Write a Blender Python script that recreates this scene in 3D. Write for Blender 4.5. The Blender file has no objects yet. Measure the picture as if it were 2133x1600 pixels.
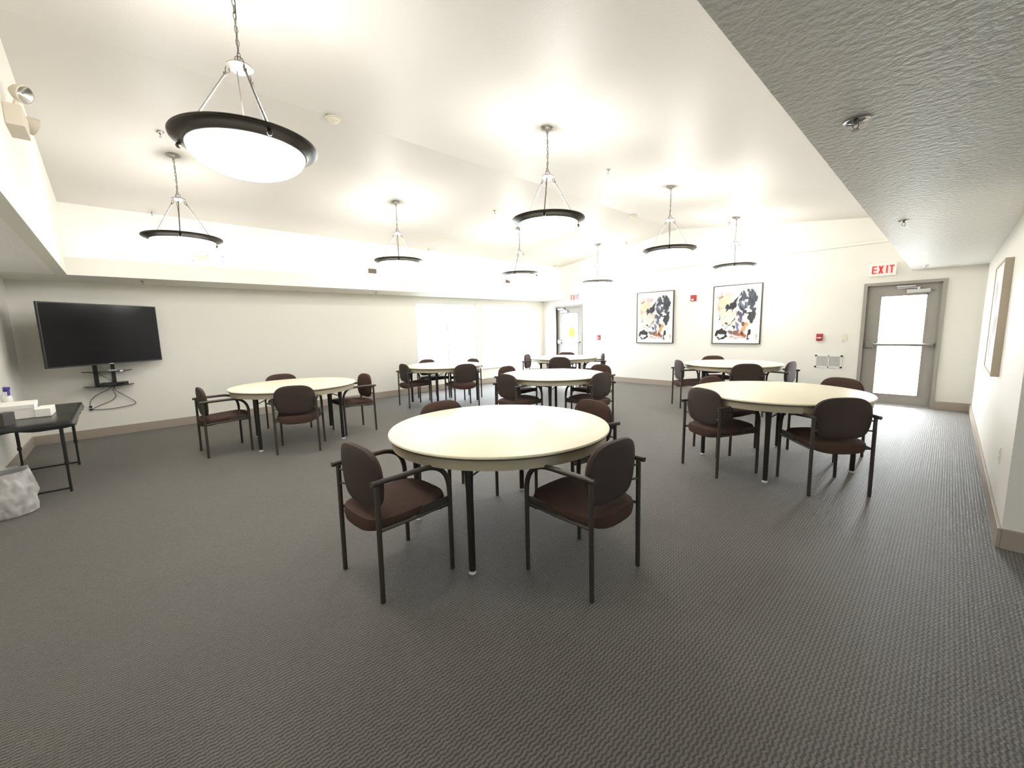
import bpy, bmesh, math, random
from mathutils import Vector, Matrix, noise
random.seed(7)
PI = math.pi
S = bpy.context.scene
C = S.collection

# ------------------------------------------------------------------ camera
rt = Vector((0.68908789, 0.72431051, -0.02306885))
up = Vector((-0.08033235, 0.10798547, 0.99090154))
fw = Vector((-0.7202115, 0.68096507, -0.13259704))
cd = bpy.data.cameras.new('camera')
cam = bpy.data.objects.new('camera', cd)
C.objects.link(cam)
M = Matrix((rt, up, -fw)).transposed().to_4x4()
M.translation = Vector((0, 0, 1.46))
cam.matrix_world = M
cd.sensor_fit = 'HORIZONTAL'
cd.sensor_width = 36
cd.lens = 859.2063 / 2133 * 36
cd.clip_start = 0.05
cd.clip_end = 200
S.camera = cam

# ------------------------------------------------------------------ world, exposure
w = bpy.data.worlds.new('sky')
S.world = w
w.use_nodes = True
nt = w.node_tree
bg = nt.nodes['Background']
SKY = 34.0
bg.inputs[0].default_value = (0.93, 0.97, 1.0, 1)      # bright hazy overcast sky
bg.inputs[1].default_value = SKY
S.view_settings.view_transform = 'Standard'
S.view_settings.look = 'None'
S.view_settings.gamma = 1
S.view_settings.use_curve_mapping = False
S.view_settings.exposure = 0.44
S.cycles.max_bounces = 10
S.cycles.diffuse_bounces = 6
S.cycles.transparent_max_bounces = 12
S.cycles.sample_clamp_indirect = 6
S.cycles.caustics_reflective = False
S.cycles.caustics_refractive = False
BULB_W = 14.5        # lamp inside each pendant bowl
BOWL_E = 22.0         # glowing glass of the bowls
COVE_E = 8.0         # light strips lying on the left ledge
COVE_R = 4.5         # dimmer strips on the right soffit

# ------------------------------------------------------------------ materials
def mat(name, col, rough=.6, metal=0., spec=.5, emit=0., ecol=None, bump=None, var=None):
    m = bpy.data.materials.new(name)
    m.use_nodes = True
    n, l = m.node_tree.nodes, m.node_tree.links
    b = n['Principled BSDF']
    b.inputs['Base Color'].default_value = (*col, 1)
    b.inputs['Roughness'].default_value = rough
    b.inputs['Metallic'].default_value = metal
    b.inputs['Specular IOR Level'].default_value = spec
    if emit:
        b.inputs['Emission Color'].default_value = (*(ecol or col), 1)
        b.inputs['Emission Strength'].default_value = emit
    tc = n.new('ShaderNodeTexCoord')
    if bump:
        sc, st, dist = bump
        t = n.new('ShaderNodeTexNoise'); t.inputs['Scale'].default_value = sc; t.inputs['Detail'].default_value = 4
        bp = n.new('ShaderNodeBump'); bp.inputs['Strength'].default_value = st; bp.inputs['Distance'].default_value = dist
        l.new(tc.outputs['Object'], t.inputs['Vector'])
        l.new(t.outputs['Fac'], bp.inputs['Height']); l.new(bp.outputs[0], b.inputs['Normal'])
    if var:
        sc, amt = var
        t2 = n.new('ShaderNodeTexNoise'); t2.inputs['Scale'].default_value = sc; t2.inputs['Detail'].default_value = 3
        mx = n.new('ShaderNodeMix'); mx.data_type = 'RGBA'
        mx.inputs[6].default_value = (*[c * (1 - amt) for c in col], 1)
        mx.inputs[7].default_value = (*[min(1, c * (1 + amt)) for c in col], 1)
        l.new(tc.outputs['Object'], t2.inputs['Vector'])
        l.new(t2.outputs['Fac'], mx.inputs[0]); l.new(mx.outputs[2], b.inputs['Base Color'])
    return m

def glass_mat(name, gloss=.06, tint=(1, 1, 1)):
    m = bpy.data.materials.new(name); m.use_nodes = True
    n, l = m.node_tree.nodes, m.node_tree.links
    n.remove(n['Principled BSDF'])
    o = n['Material Output']
    t = n.new('ShaderNodeBsdfTransparent'); t.inputs[0].default_value = (*tint, 1)
    g = n.new('ShaderNodeBsdfGlossy'); g.inputs['Roughness'].default_value = .02
    x = n.new('ShaderNodeMixShader'); x.inputs[0].default_value = gloss
    l.new(t.outputs[0], x.inputs[1]); l.new(g.outputs[0], x.inputs[2]); l.new(x.outputs[0], o.inputs[0])
    return m

def carpet_mat():
    m = bpy.data.materials.new('carpet'); m.use_nodes = True
    n, l = m.node_tree.nodes, m.node_tree.links
    b = n['Principled BSDF']
    b.inputs['Roughness'].default_value = .58
    b.inputs['Specular IOR Level'].default_value = .45
    b.inputs['Sheen Weight'].default_value = .18
    b.inputs['Sheen Roughness'].default_value = .45
    tc = n.new('ShaderNodeTexCoord')
    sep = n.new('ShaderNodeSeparateXYZ'); l.new(tc.outputs['Object'], sep.inputs[0])
    def mth(op, a, b_=None, c=None):
        q = n.new('ShaderNodeMath'); q.operation = op
        for i, v in enumerate((a, b_, c)):
            if v is None: continue
            if isinstance(v, (int, float)): q.inputs[i].default_value = v
            else: l.new(v, q.inputs[i])
        return q.outputs[0]
    per = .0170
    nz = n.new('ShaderNodeTexNoise'); nz.inputs['Scale'].default_value = 85; nz.inputs['Detail'].default_value = 2
    l.new(tc.outputs['Object'], nz.inputs['Vector'])
    wob = mth('MULTIPLY', mth('SINE', mth('MULTIPLY', sep.outputs['Y'], 2 * PI / .036)), .0022)
    wob2 = mth('MULTIPLY', mth('SUBTRACT', nz.outputs['Fac'], .5), .012)
    xx = mth('ADD', mth('ADD', sep.outputs['X'], wob), wob2)
    rib = mth('ADD', mth('MULTIPLY', mth('SINE', mth('MULTIPLY', xx, 2 * PI / per)), .5), .5)
    cross = mth('ADD', mth('MULTIPLY', mth('SINE', mth('MULTIPLY', sep.outputs['Y'], 2 * PI / .011)), .5), .5)
    fine = n.new('ShaderNodeTexNoise'); fine.inputs['Scale'].default_value = 300; fine.inputs['Detail'].default_value = 2
    l.new(tc.outputs['Object'], fine.inputs['Vector'])
    hgt = mth('ADD', mth('MULTIPLY', rib, .52), mth('ADD', mth('MULTIPLY', cross, .08), mth('MULTIPLY', fine.outputs['Fac'], .85)))
    cr = n.new('ShaderNodeValToRGB')
    cr.color_ramp.elements[0].position = .36; cr.color_ramp.elements[0].color = (.010, .009, .0075, 1)
    cr.color_ramp.elements[1].position = 1.0; cr.color_ramp.elements[1].color = (.148, .136, .114, 1)
    l.new(hgt, cr.inputs[0])
    big = n.new('ShaderNodeTexNoise'); big.inputs['Scale'].default_value = 1.4; big.inputs['Detail'].default_value = 3
    l.new(tc.outputs['Object'], big.inputs['Vector'])
    mx = n.new('ShaderNodeMix'); mx.data_type = 'RGBA'; mx.blend_type = 'MULTIPLY'; mx.inputs[0].default_value = 1
    r2 = n.new('ShaderNodeValToRGB')
    r2.color_ramp.elements[0].position = .3; r2.color_ramp.elements[0].color = (.9, .9, .9, 1)
    r2.color_ramp.elements[1].position = .7; r2.color_ramp.elements[1].color = (1, 1, 1, 1)
    l.new(big.outputs['Fac'], r2.inputs[0]); l.new(cr.outputs[0], mx.inputs[6]); l.new(r2.outputs[0], mx.inputs[7])
    l.new(mx.outputs[2], b.inputs['Base Color'])
    bp = n.new('ShaderNodeBump'); bp.inputs['Strength'].default_value = .8; bp.inputs['Distance'].default_value = .004
    l.new(hgt, bp.inputs['Height']); l.new(bp.outputs[0], b.inputs['Normal'])
    return m

WALLC = (.81, .795, .73)
MT = dict(
    carpet=carpet_mat(),
    wall=mat('wall_paint', WALLC, .55, spec=.35, bump=(160, .25, .002)),
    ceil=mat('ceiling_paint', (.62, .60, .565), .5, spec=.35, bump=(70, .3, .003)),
    wallup=mat('lit_upper_wall', (.90, .89, .86), .6, spec=.3, bump=(160, .2, .002)),  # brightness of the lit wall put into the colour, whiter than the other walls
    soffit=mat('soffit_paint', (.90, .90, .885), .36, spec=.6, bump=(34, .9, .016)),
    base=mat('baseboard_paint', (.36, .31, .255), .5),
    frame=mat('door_frame_paint', (.32, .30, .26), .45),
    door=mat('door_paint', (.34, .32, .285), .45),
    winframe=mat('window_frame', (.85, .86, .86), .4),
    glass=glass_mat('clear_glass'),
    shadeglass=glass_mat('tinted_window_glass', .06, (.55, .565, .58)),
    dimglass=glass_mat('added_window_glass', .06, (.26, .265, .27)),
    chrome=mat('brushed_chrome', (.72, .71, .69), .25, 1),
    alu=mat('aluminium', (.66, .66, .66), .38, .8),
    bronze=mat('dark_bronze', (.05, .045, .035), .33, .75),
    rodmetal=mat('pewter_rod', (.13, .125, .115), .5, .6),
    nickel=mat('satin_nickel', (.27, .26, .24), .42, .8),
    bowl=mat('glowing_glass', (.95, .93, .88), .4, emit=BOWL_E, ecol=(1, .97, .93)),
    coveright=mat('cove_strip_right', (1, 1, 1), .5, emit=COVE_R, ecol=(1, .98, .95)),
    cove=mat('cove_strip', (1, 1, 1), .5, emit=COVE_E, ecol=(1, .98, .95)),
    fabric=mat('brown_fabric', (.070, .043, .034), .9, spec=.15, bump=(900, .35, .001), var=(14, .18)),
    shell=mat('chair_back_shell', (.050, .036, .031), .75, spec=.25, bump=(900, .25, .001)),
    chairmetal=mat('chair_dark_metal', (.060, .052, .043), .42, .3),
    tabtop=mat('cream_laminate', (.80, .745, .565), .42, spec=.3, var=(2.2, .04)),
    apron=mat('beige_apron', (.42, .375, .27), .5),
    edge=mat('dark_edge_band', (.10, .085, .06), .5),
    tleg=mat('table_leg_metal', (.035, .033, .03), .35, .5),
    glide=mat('white_glide', (.8, .8, .78), .5),
    black=mat('black_plastic', (.012, .012, .012), .4),
    blackglass=mat('black_glass', (.006, .006, .007), .06, spec=.6),
    screen=mat('tv_screen', (.005, .005, .006), .12, spec=.13),
    tvbezel=mat('tv_bezel', (.01, .01, .01), .3),
    cord=mat('grey_cord', (.09, .08, .07), .6),
    white=mat('white_plastic', (.85, .84, .80), .45),
    cream=mat('cream_plastic', (.74, .70, .58), .5),
    beigeplastic=mat('beige_plastic', (.62, .56, .46), .5),
    red=mat('red_paint', (.35, .015, .02), .4),
    lens=mat('clear_strobe_lens', (.85, .85, .88), .1, spec=.8),
    exitface=mat('exit_sign_face', (.92, .90, .84), .4),
    exitred=mat('exit_red_letters', (.75, .02, .03), .5, emit=.35, ecol=(1, .04, .05)),
    ventwhite=mat('white_grille', (.78, .78, .75), .45),
    ventdark=mat('brown_vent_slats', (.13, .10, .075), .6),
    ventpale=mat('pale_vent_cover', (.78, .70, .60), .5),
    vinside=mat('vent_recess', (.52, .51, .49), .8),
    picframe=mat('black_picture_frame', (.03, .028, .025), .4),
    canvasframe=mat('tan_picture_frame', (.46, .39, .31), .5),
    mount=mat('picture_mount', (.88, .86, .82), .7),
    yellow=mat('yellow_notice', (.85, .92, .05), .6),
    blue=mat('violet_blue_plastic', (.055, .035, .32), .4),
    paper=mat('white_card', (.86, .84, .80), .7),
    plasticbag=None, bincol=mat('grey_bin', (.30, .30, .30), .5),
    drape=mat('black_vinyl_cover', (.016, .017, .018), .28, spec=.5),
    ground=mat('outside_paving', (.70, .69, .67), .9, var=(3, .08)),
    dkbox=mat('charcoal_card', (.05, .046, .043), .6),
)
def bag_mat():
    m = bpy.data.materials.new('translucent_liner'); m.use_nodes = True
    n, l = m.node_tree.nodes, m.node_tree.links
    b = n['Principled BSDF']
    b.inputs['Base Color'].default_value = (.80, .79, .76, 1)
    b.inputs['Roughness'].default_value = .3
    t = n.new('ShaderNodeBsdfTransparent')
    x = n.new('ShaderNodeMixShader'); x.inputs[0].default_value = .5
    l.new(t.outputs[0], x.inputs[1]); l.new(b.outputs[0], x.inputs[2]); l.new(x.outputs[0], n['Material Output'].inputs[0])
    return m
MT['plasticbag'] = bag_mat()

# ------------------------------------------------------------------ mesh helpers
def BM(): return bmesh.new()
def finish(bm, name, m, parent=None, smooth=False, loc=None, auto=True):
    bmesh.ops.recalc_face_normals(bm, faces=bm.faces)
    me = bpy.data.meshes.new(name)
    bm.to_mesh(me); bm.free()
    ms = m if isinstance(m, (list, tuple)) else [m]
    for q in ms: me.materials.append(q)
    if smooth:
        me.polygons.foreach_set('use_smooth', [True] * len(me.polygons))
        if auto: me.set_sharp_from_angle(angle=math.radians(40))
    o = bpy.data.objects.new(name, me)
    C.objects.link(o)
    if parent is not None: o.parent = parent
    if loc is not None: o.location = loc
    return o
def tag(o, label=None, cat=None, group=None, kind=None):
    if label: o['label'] = label
    if cat: o['category'] = cat
    if group: o['group'] = group
    if kind: o['kind'] = kind
    return o
def thing(name, label, cat, loc=(0, 0, 0), rz=0, group=None):
    o = bpy.data.objects.new(name, None); C.objects.link(o)
    o.empty_display_size = .1
    o.location = loc; o.rotation_euler = (0, 0, rz)
    return tag(o, label, cat, group)
def box(bm, x0, x1, y0, y1, z0, z1, mi=0, bev=0, mtx=None):
    vs = [bm.verts.new((x, y, z)) for x in (x0, x1) for y in (y0, y1) for z in (z0, z1)]
    fs = []
    for q in ((0, 1, 3, 2), (4, 6, 7, 5), (0, 4, 5, 1), (2, 3, 7, 6), (0, 2, 6, 4), (1, 5, 7, 3)):
        f = bm.faces.new([vs[i] for i in q]); f.material_index = mi; fs.append(f)
    if mtx is not None: bmesh.ops.transform(bm, matrix=mtx, verts=vs)
    if bev:
        es = list({e for f in fs for e in f.edges})
        bmesh.ops.bevel(bm, geom=es, offset=bev, segments=2, affect='EDGES', profile=.7, clamp_overlap=True)
    return vs
def tube(bm, pts, r, seg=10, cap=True, closed=False, rr=None):
    pts = [Vector(p) for p in pts]; n = len(pts)
    rings = []
    pn = None
    for i, p in enumerate(pts):
        a = pts[(i - 1) % n] if (closed or i > 0) else p
        b = pts[(i + 1) % n] if (closed or i < n - 1) else p
        t = (b - a).normalized()
        if pn is None:
            ref = Vector((0, 0, 1)) if abs(t.z) < .9 else Vector((1, 0, 0))
            nn = (ref - t * ref.dot(t)).normalized()
        else:
            nn = (pn - t * pn.dot(t)).normalized()
        pn = nn; bi = t.cross(nn)
        q = rr[i] if rr else r
        rings.append([bm.verts.new(p + (nn * math.cos(2 * PI * k / seg) + bi * math.sin(2 * PI * k / seg)) * q) for k in range(seg)])
    m = n if closed else n - 1
    for i in range(m):
        A, B = rings[i], rings[(i + 1) % n]
        for k in range(seg): bm.faces.new((A[k], A[(k + 1) % seg], B[(k + 1) % seg], B[k]))
    if cap and not closed:
        bm.faces.new(rings[0][::-1]); bm.faces.new(rings[-1])
def lathe(bm, prof, seg=48, c=(0, 0, 0), close=False, mi=0):
    rings = []
    for r, z in prof:
        if r < 1e-6: rings.append([bm.verts.new((c[0], c[1], c[2] + z))])
        else: rings.append([bm.verts.new((c[0] + r * math.cos(2 * PI * k / seg), c[1] + r * math.sin(2 * PI * k / seg), c[2] + z)) for k in range(seg)])
    idx = list(range(len(rings) - 1)) + ([len(rings) - 1] if close else [])
    for i in idx:
        A, B = rings[i], rings[(i + 1) % len(rings)]
        for k in range(seg):
            k2 = (k + 1) % seg
            if len(A) == 1 and len(B) == 1: continue
            if len(A) == 1: f = bm.faces.new((A[0], B[k2], B[k]))
            elif len(B) == 1: f = bm.faces.new((A[k], A[k2], B[0]))
            else: f = bm.faces.new((A[k], A[k2], B[k2], B[k]))
            f.material_index = mi
def arc(p0, p1, p2, n=8):
    p0, p1, p2 = map(Vector, (p0, p1, p2))
    return [(1 - t) ** 2 * p0 + 2 * t * (1 - t) * p1 + t * t * p2 for t in [i / n for i in range(n + 1)]]
def spline(pts, n=8):
    P = [Vector(p) for p in pts]; out = []
    for i in range(len(P) - 1):
        a = P[max(i - 1, 0)]; b = P[i]; c = P[i + 1]; d = P[min(i + 2, len(P) - 1)]
        for k in range(n):
            t = k / n
            out.append(.5 * ((2 * b) + (c - a) * t + (2 * a - 5 * b + 4 * c - d) * t * t + (3 * b - a - 3 * c + d) * t ** 3))
    out.append(P[-1]); return out
def puff(bm, outline, th, bend, nseg=40, rings=7, edge=4, mi=(0, 0)):
    """cushion: outline(angle)->(u,v); bend(u,v,w)->Vector; th = half thickness; mi = (front, back) material"""
    top, bot = [], []
    N = [outline(2 * PI * k / nseg) for k in range(nseg)]
    S_ = [math.sin(i / rings * PI / 2) for i in range(1, rings + 1)]
    for side, lst in ((1, top), (-1, bot)):
        lst.append([bm.verts.new(bend(0, 0, side * th))])
        for s in S_:
            h = th * (max(0, 1 - s ** edge)) ** (1 / edge)
            if s >= .9999:
                lst.append(top[-1] if side == -1 else [bm.verts.new(bend(u, v, 0)) for u, v in N])
            else:
                lst.append([bm.verts.new(bend(u * s, v * s, side * h)) for u, v in N])
    for lst, m_ in ((top, mi[0]), (bot, mi[1])):
        for i in range(len(lst) - 1):
            A, B = lst[i], lst[i + 1]
            for k in range(nseg):
                k2 = (k + 1) % nseg
                f = bm.faces.new((A[0], B[k], B[k2])) if len(A) == 1 else bm.faces.new((A[k], B[k], B[k2], A[k2]))
                f.material_index = m_
def struct(name, bm, m, parent=None, **k):
    o = finish(bm, name, m, parent, **k)
    if parent is None: o['kind'] = 'structure'
    return o
def copy_tree(o, parent=None):
    c = o.copy(); C.objects.link(c)
    c.parent = parent
    for ch in list(o.children): copy_tree(ch, c)
    return c

# ------------------------------------------------------------------ dimensions (metres)
XL, YF, XR, YC = -8.64, 9.565, 0.33, 3.95       # TV wall, far wall, right wall, end of right wall
YN = -1.007                                      # wall behind the black table
XS, XRS, YT = -7.694, -0.50, -0.372              # edges of the tray: left ledge, right soffit, near face
ZB, ZT = 2.262, 2.484                            # underside and top of the soffit
XU, XUR = -7.95, -0.22                           # upper walls of the tray
XG, ZG = -4.48, 3.63                             # ridge
SL = .125
def zc(x): return ZG - SL * abs(x - XG)
XE = 3.2                                         # far side of the area right of the wall end
WT = .16

# floor
bm = BM(); box(bm, XL - WT, XE + WT, YN - WT, YF + WT, -.12, 0)
struct('floor', bm, MT['carpet'])
bm = BM(); box(bm, -60, 60, -40, 70, -.30, -.13)
struct('outside_ground', bm, MT['ground'])

# left wall with two windows
WIN = [(5.12, 6.95, .42, 2.13), (7.15, 9.20, .42, 2.13)]
bm = BM()
ys = YN - WT
for y0, y1, z0, z1 in WIN:
    box(bm, XL - WT, XL, ys, y0, 0, ZB); box(bm, XL - WT, XL, y0, y1, 0, z0); box(bm, XL - WT, XL, y0, y1, z1, ZB)
    ys = y1
box(bm, XL - WT, XL, ys, YF + WT, 0, ZB)
struct('wall_left', bm, MT['wall'])
for i, (y0, y1, z0, z1) in enumerate(WIN):
    e = bpy.data.objects.new('window_%d' % (i + 1), None); C.objects.link(e); e['kind'] = 'structure'
    e['label'] = 'white framed window flooded with daylight, ' + ('nearer the television' if i == 0 else 'nearer the far corner')
    e.location = (XL, (y0 + y1) / 2, z0)
    bm = BM(); X0, X1 = XL - .11, XL - .05
    t = .045; ym = (y0 + y1) / 2
    for a in ((y0, y0 + t, z0, z1), (y1 - t, y1, z0, z1), (y0 + t, y1 - t, z0, z0 + t), (y0 + t, y1 - t, z1 - t, z1), (ym - t / 2, ym + t / 2, z0 + t, z1 - t)):
        box(bm, X0 - e.location.x, X1 - e.location.x, a[0] - e.location.y, a[1] - e.location.y, a[2] - z0, a[3] - z0)
    finish(bm, 'window_frame', MT['winframe'], e)
    for a, b_ in ((y0 + t, ym - t / 2), (ym + t / 2, y1 - t)):
        bm = BM(); box(bm, -.085, -.079, a - e.location.y, b_ - e.location.y, t, z1 - z0 - t)
        finish(bm, 'pane', MT['shadeglass'], e)
    bm = BM(); box(bm, -.05, .035, y0 - .03 - e.location.y, y1 + .03 - e.location.y, -.022, .0, bev=.004)
    finish(bm, 'window_sill', MT['winframe'], e)

# far wall with two door openings
D1 = (-1.036, -.127, 2.045); D2 = (-8.12, -7.215, 2.045)
zl = 2.76
bm = BM()
xs = XL - WT
for x0, x1, zt in (D2, D1):
    box(bm, xs, x0, YF, YF + WT, 0, 3.9); box(bm, x0, x1, YF, YF + WT, zt, 3.9); xs = x1
box(bm, xs, XE + WT, YF, YF + WT, 0, 3.9)
struct('wall_far', bm, MT['wall'])
# near wall behind the folding table
bm = BM(); box(bm, XL - WT, XE + WT, YN - WT, YN, 0, ZB + .3)
struct('wall_near', bm, MT['wall'])
# right wall, ending in a corner near the camera
bm = BM(); box(bm, XR, XE + WT, YC, YF + WT, 0, ZB + .3)
struct('wall_right', bm, MT['wall'])
bm = BM(); SW = (.2, 3.2, .75, 2.1)  # side wall with an opening for the added window
box(bm, XE, XE + WT, YN - WT, SW[0], 0, ZB + .3); box(bm, XE, XE + WT, SW[1], YC, 0, ZB + .3)
box(bm, XE, XE + WT, SW[0], SW[1], 0, SW[2]); box(bm, XE, XE + WT, SW[0], SW[1], SW[3], ZB + .3)
struct('wall_side', bm, MT['wall'])
e = bpy.data.objects.new('window_3', None); C.objects.link(e); e['kind'] = 'structure'; e.location = (XE, 1.7, SW[2])  # unseen window added to bring daylight to the right side
e['label'] = 'added window in the side wall, out of view, lighting the right side'
bm = BM()
for a in ((-1.5, -1.45, 0, 1.35), (1.45, 1.5, 0, 1.35), (-.025, .025, .05, 1.3), (-1.45, 1.45, 0, .05), (-1.45, 1.45, 1.3, 1.35)): box(bm, .05, .11, *a)
finish(bm, 'window_frame', MT['winframe'], e)
for a in ((-1.45, -.025), (.025, 1.45)):
    bm = BM(); box(bm, .078, .084, a[0], a[1], .05, 1.3); finish(bm, 'pane', MT['dimglass'], e)

# soffits (lowered ceiling around the tray)
bm = BM(); box(bm, XL - WT, XS, YN - WT, YF, ZB, ZT, bev=.004)
struct('ceiling_ledge_left', bm, MT['wall'])
bm = BM(); box(bm, XS, XRS, YN - WT, YT - .1, ZB, ZT)
struct('ceiling_soffit_near', bm, MT['soffit'])
bm = BM(); box(bm, XRS, XE + WT, YN - WT, YF, ZB, ZT)
struct('ceiling_soffit_right', bm, MT['soffit'])
# tray walls
bm = BM(); box(bm, XU - WT, XU, YT - WT, YF, ZT, 3.6)
struct('wall_upper_left', bm, MT['wallup'])
bm = BM(); box(bm, XUR, XUR + WT, YT - WT, YF, ZT, 3.6)
struct('wall_upper_right', bm, MT['wallup'])
bm = BM(); box(bm, XS, XRS, YT - .1, YT, ZB, 3.8); box(bm, XU - WT, XS, YT - .1, YT, ZT, 3.8); box(bm, XRS, XUR + WT, YT - .1, YT, ZT, 3.8)
struct('wall_upper_near', bm, MT['wall'])
# thin cove shelf on the far wall
bm = BM(); box(bm, XU, XRS - .02, YF - .07, YF, zl, zl + .045, bev=.004)
struct('trim_1', bm, MT['wall'])
# vaulted ceiling
bm = BM()
for sgn in (-1, 1):
    xe = XU - .2 if sgn < 0 else XUR + .2
    a = [(xe, zc(xe)), (XG, ZG), (XG, ZG + .15), (xe, zc(xe) + .15)]
    v0 = [bm.verts.new((x, YT - .15, z)) for x, z in a]; v1 = [bm.verts.new((x, YF + .1, z)) for x, z in a]
    bm.faces.new(v0); bm.faces.new(v1[::-1])
    for i in range(4): bm.faces.new((v0[i], v0[(i + 1) % 4], v1[(i + 1) % 4], v1[i]))
struct('ceiling', bm, MT['ceil'])

# light strips lying on the ledges, out of direct sight (assumed from the bright band above)
def strip(name, x0, x1, y0, y1, z, label):
    e = thing(name, label, 'strip light', ((x0 + x1) / 2, (y0 + y1) / 2, z), 0, 'cove strip lights')
    cx, cy = e.location.x, e.location.y
    bm = BM(); box(bm, x0 - cx, x1 - cx, y0 - cy, y1 - cy, 0, .02, bev=.003); finish(bm, 'housing', MT['white'], e)
    bm = BM(); i = .008; box(bm, x0 + i - cx, x1 - i - cx, y0 + i - cy, y1 - i - cy, .02, .032); finish(bm, 'diffuser', MT['cove' if x0 < -4 else 'coveright'], e)
for k in range(4):
    y0 = YT + .25 + k * 2.42
    strip('strip_light', XS - .10, XS - .04, y0, y0 + 2.1, ZT, 'slim strip light on the left ledge, ' + ('first from the television end', 'second from the television end', 'third from the television end', 'last, by the far left corner')[k])
    strip('strip_light', XRS + .03, XRS + .12, y0, y0 + 2.3, ZT, 'slim strip light on top of the right soffit, ' + ('nearest the camera', 'second from the camera', 'third from the camera', 'last, above the exit door')[k])

# baseboards
BH, BT = .13, .018
def baseb(name, segs):
    bm = BM()
    for s in segs: box(bm, *s, 0, BH, bev=.004)
    struct(name, bm, MT['base'])
baseb('baseboard_left', [(XL, XL + BT, YN, YF)])
baseb('baseboard_far', [(XL, D2[0] - .05, YF - BT, YF), (D2[1] + .05, D1[0] - .05, YF - BT, YF), (D1[1] + .05, XR, YF - BT, YF)])
baseb('baseboard_near', [(XL, XE, YN, YN + BT)])
baseb('baseboard_right', [(XR - BT, XR, YC - BT, YF), (XR, XE, YC - BT, YC)])

# doors
def door(name, D, hinge_right, label, closer):
    x0, x1, zt = D
    e = bpy.data.objects.new(name, None); C.objects.link(e); e['kind'] = 'structure'; e['label'] = label
    e.location = (x0, YF, 0); W = x1 - x0
    bm = BM(); f = .05
    box(bm, -f, .0, -.02, WT, 0, zt + f); box(bm, W, W + f, -.02, WT, 0, zt + f); box(bm, 0, W, -.02, WT, zt, zt + f)
    box(bm, 0, .016, .045, .06, 0, zt); box(bm, W - .016, W, .045, .06, 0, zt); box(bm, 0, W, .045, .06, zt - .016, zt)
    finish(bm, 'door_frame', MT['frame'], e)
    ylo, yhi = .062, .106
    g0, g1, gz0, gz1 = .17, W - .15, .17, 1.875
    bm = BM()
    box(bm, .004, g0, ylo, yhi, .01, zt - .004); box(bm, g1, W - .004, ylo, yhi, .01, zt - .004)
    box(bm, g0, g1, ylo, yhi, .01, gz0); box(bm, g0, g1, ylo, yhi, gz1, zt - .004)
    leaf = finish(bm, 'door_leaf', MT['door'], e)
    bm = BM()
    for a in ((g0, g0 + .018, gz0, gz1), (g1 - .018, g1, gz0, gz1), (g0, g1, gz0, gz0 + .018), (g0, g1, gz1 - .018, gz1)):
        box(bm, a[0], a[1], ylo - .006, yhi + .006, a[2], a[3])
    finish(bm, 'glazing_bead', MT['door'], leaf)
    bm = BM(); box(bm, g0 + .018, g1 - .018, ylo + .018, yhi - .018, gz0 + .018, gz1 - .018)
    finish(bm, 'glass_pane', MT['glass'], leaf)
    pb = bpy.data.objects.new('push_bar', None); C.objects.link(pb); pb.parent = e; pb.location = (0, ylo, 1.04)
    bm = BM(); box(bm, .03, .135, -.055, 0, -.055, .055, bev=.01); box(bm, W - .07, W - .03, -.05, 0, -.028, .028, bev=.006)
    finish(bm, 'latch_case', MT['nickel'], pb)
    bm = BM(); tube(bm, [(.13, -.055, .0), (W - .05, -.055, .0)], .024, 12); finish(bm, 'bar', MT['nickel'], pb, smooth=True)
    bm = BM(); c0, c1 = closer
    box(bm, c0, c1, ylo - .055, ylo, 1.895, 1.955, bev=.006)
    cl = finish(bm, 'door_closer', MT['alu'], e)
    bm = BM(); tube(bm, [((c0 + c1) / 2, ylo - .03, 1.955), ((c0 + c1) / 2, ylo - .03, 1.985)], .014, 10)
    box(bm, c0 - .12, (c0 + c1) / 2 + .02, ylo - .042, ylo - .024, 1.978, 1.99)
    box(bm, c0 - .13, c0 + .1, -.004, .05, 2.0, 2.02)
    finish(bm, 'closer_arm', MT['alu'], cl)
    for z in (.25, 1.02, 1.8):
        bm = BM(); xh = W - .003 if hinge_right else .003
        tube(bm, [(xh, .055, z - .05), (xh, .055, z + .05)], .008, 8); finish(bm, 'hinge', MT['nickel'], e, smooth=True)
    bm = BM(); box(bm, 0, W, -.01, WT, 0, .012); finish(bm, 'threshold', MT['alu'], e)
    return e
door('door_1', D1, True, 'taupe glazed exit door with a push bar, at the right end of the far wall', (.50, .78))
door('door_2', D2, True, 'grey glazed exit door with a push bar, in the far left corner', (.16, .40))
bm = BM(); box(bm, -.10, .10, -.002, .0, -.13, .13)
o = finish(bm, 'paper_notice', MT['yellow'], loc=(-7.60, YF + .078, 1.32)); tag(o, 'yellow paper notice taped to the glass of the far left door', 'notice')

# --------------- exit signs
def letters(bm, h, y, x):
    s = .16 * h; w_ = .48 * h
    g = .14 * h
    box(bm, x, x + s, y - .002, y + .002, 0, h)
    for z in (0, h / 2 - s / 2, h - s): box(bm, x + s, x + w_, y - .002, y + .002, z, z + s)
    x += w_ + g
    for xa, xb in ((x, x + w_ - s * .9), (x + w_ - s * .9, x)):
        q = [(xa, 0), (xa + s * 1.15, 0), (xb + s * 1.15, h), (xb, h)]
        f_ = [bm.verts.new((px, y - .002, pz)) for px, pz in q]; k_ = [bm.verts.new((px, y + .002, pz)) for px, pz in q]
        bm.faces.new(f_); bm.faces.new(k_[::-1])
        for i in range(4): bm.faces.new((f_[i], f_[(i + 1) % 4], k_[(i + 1) % 4], k_[i]))
    x += w_ + g + .02
    box(bm, x, x + s, y - .002, y + .002, 0, h); x += s + g
    box(bm, x, x + w_, y - .002, y + .002, h - s, h); box(bm, x + w_ / 2 - s / 2, x + w_ / 2 + s / 2, y - .002, y + .002, 0, h - s)
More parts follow.
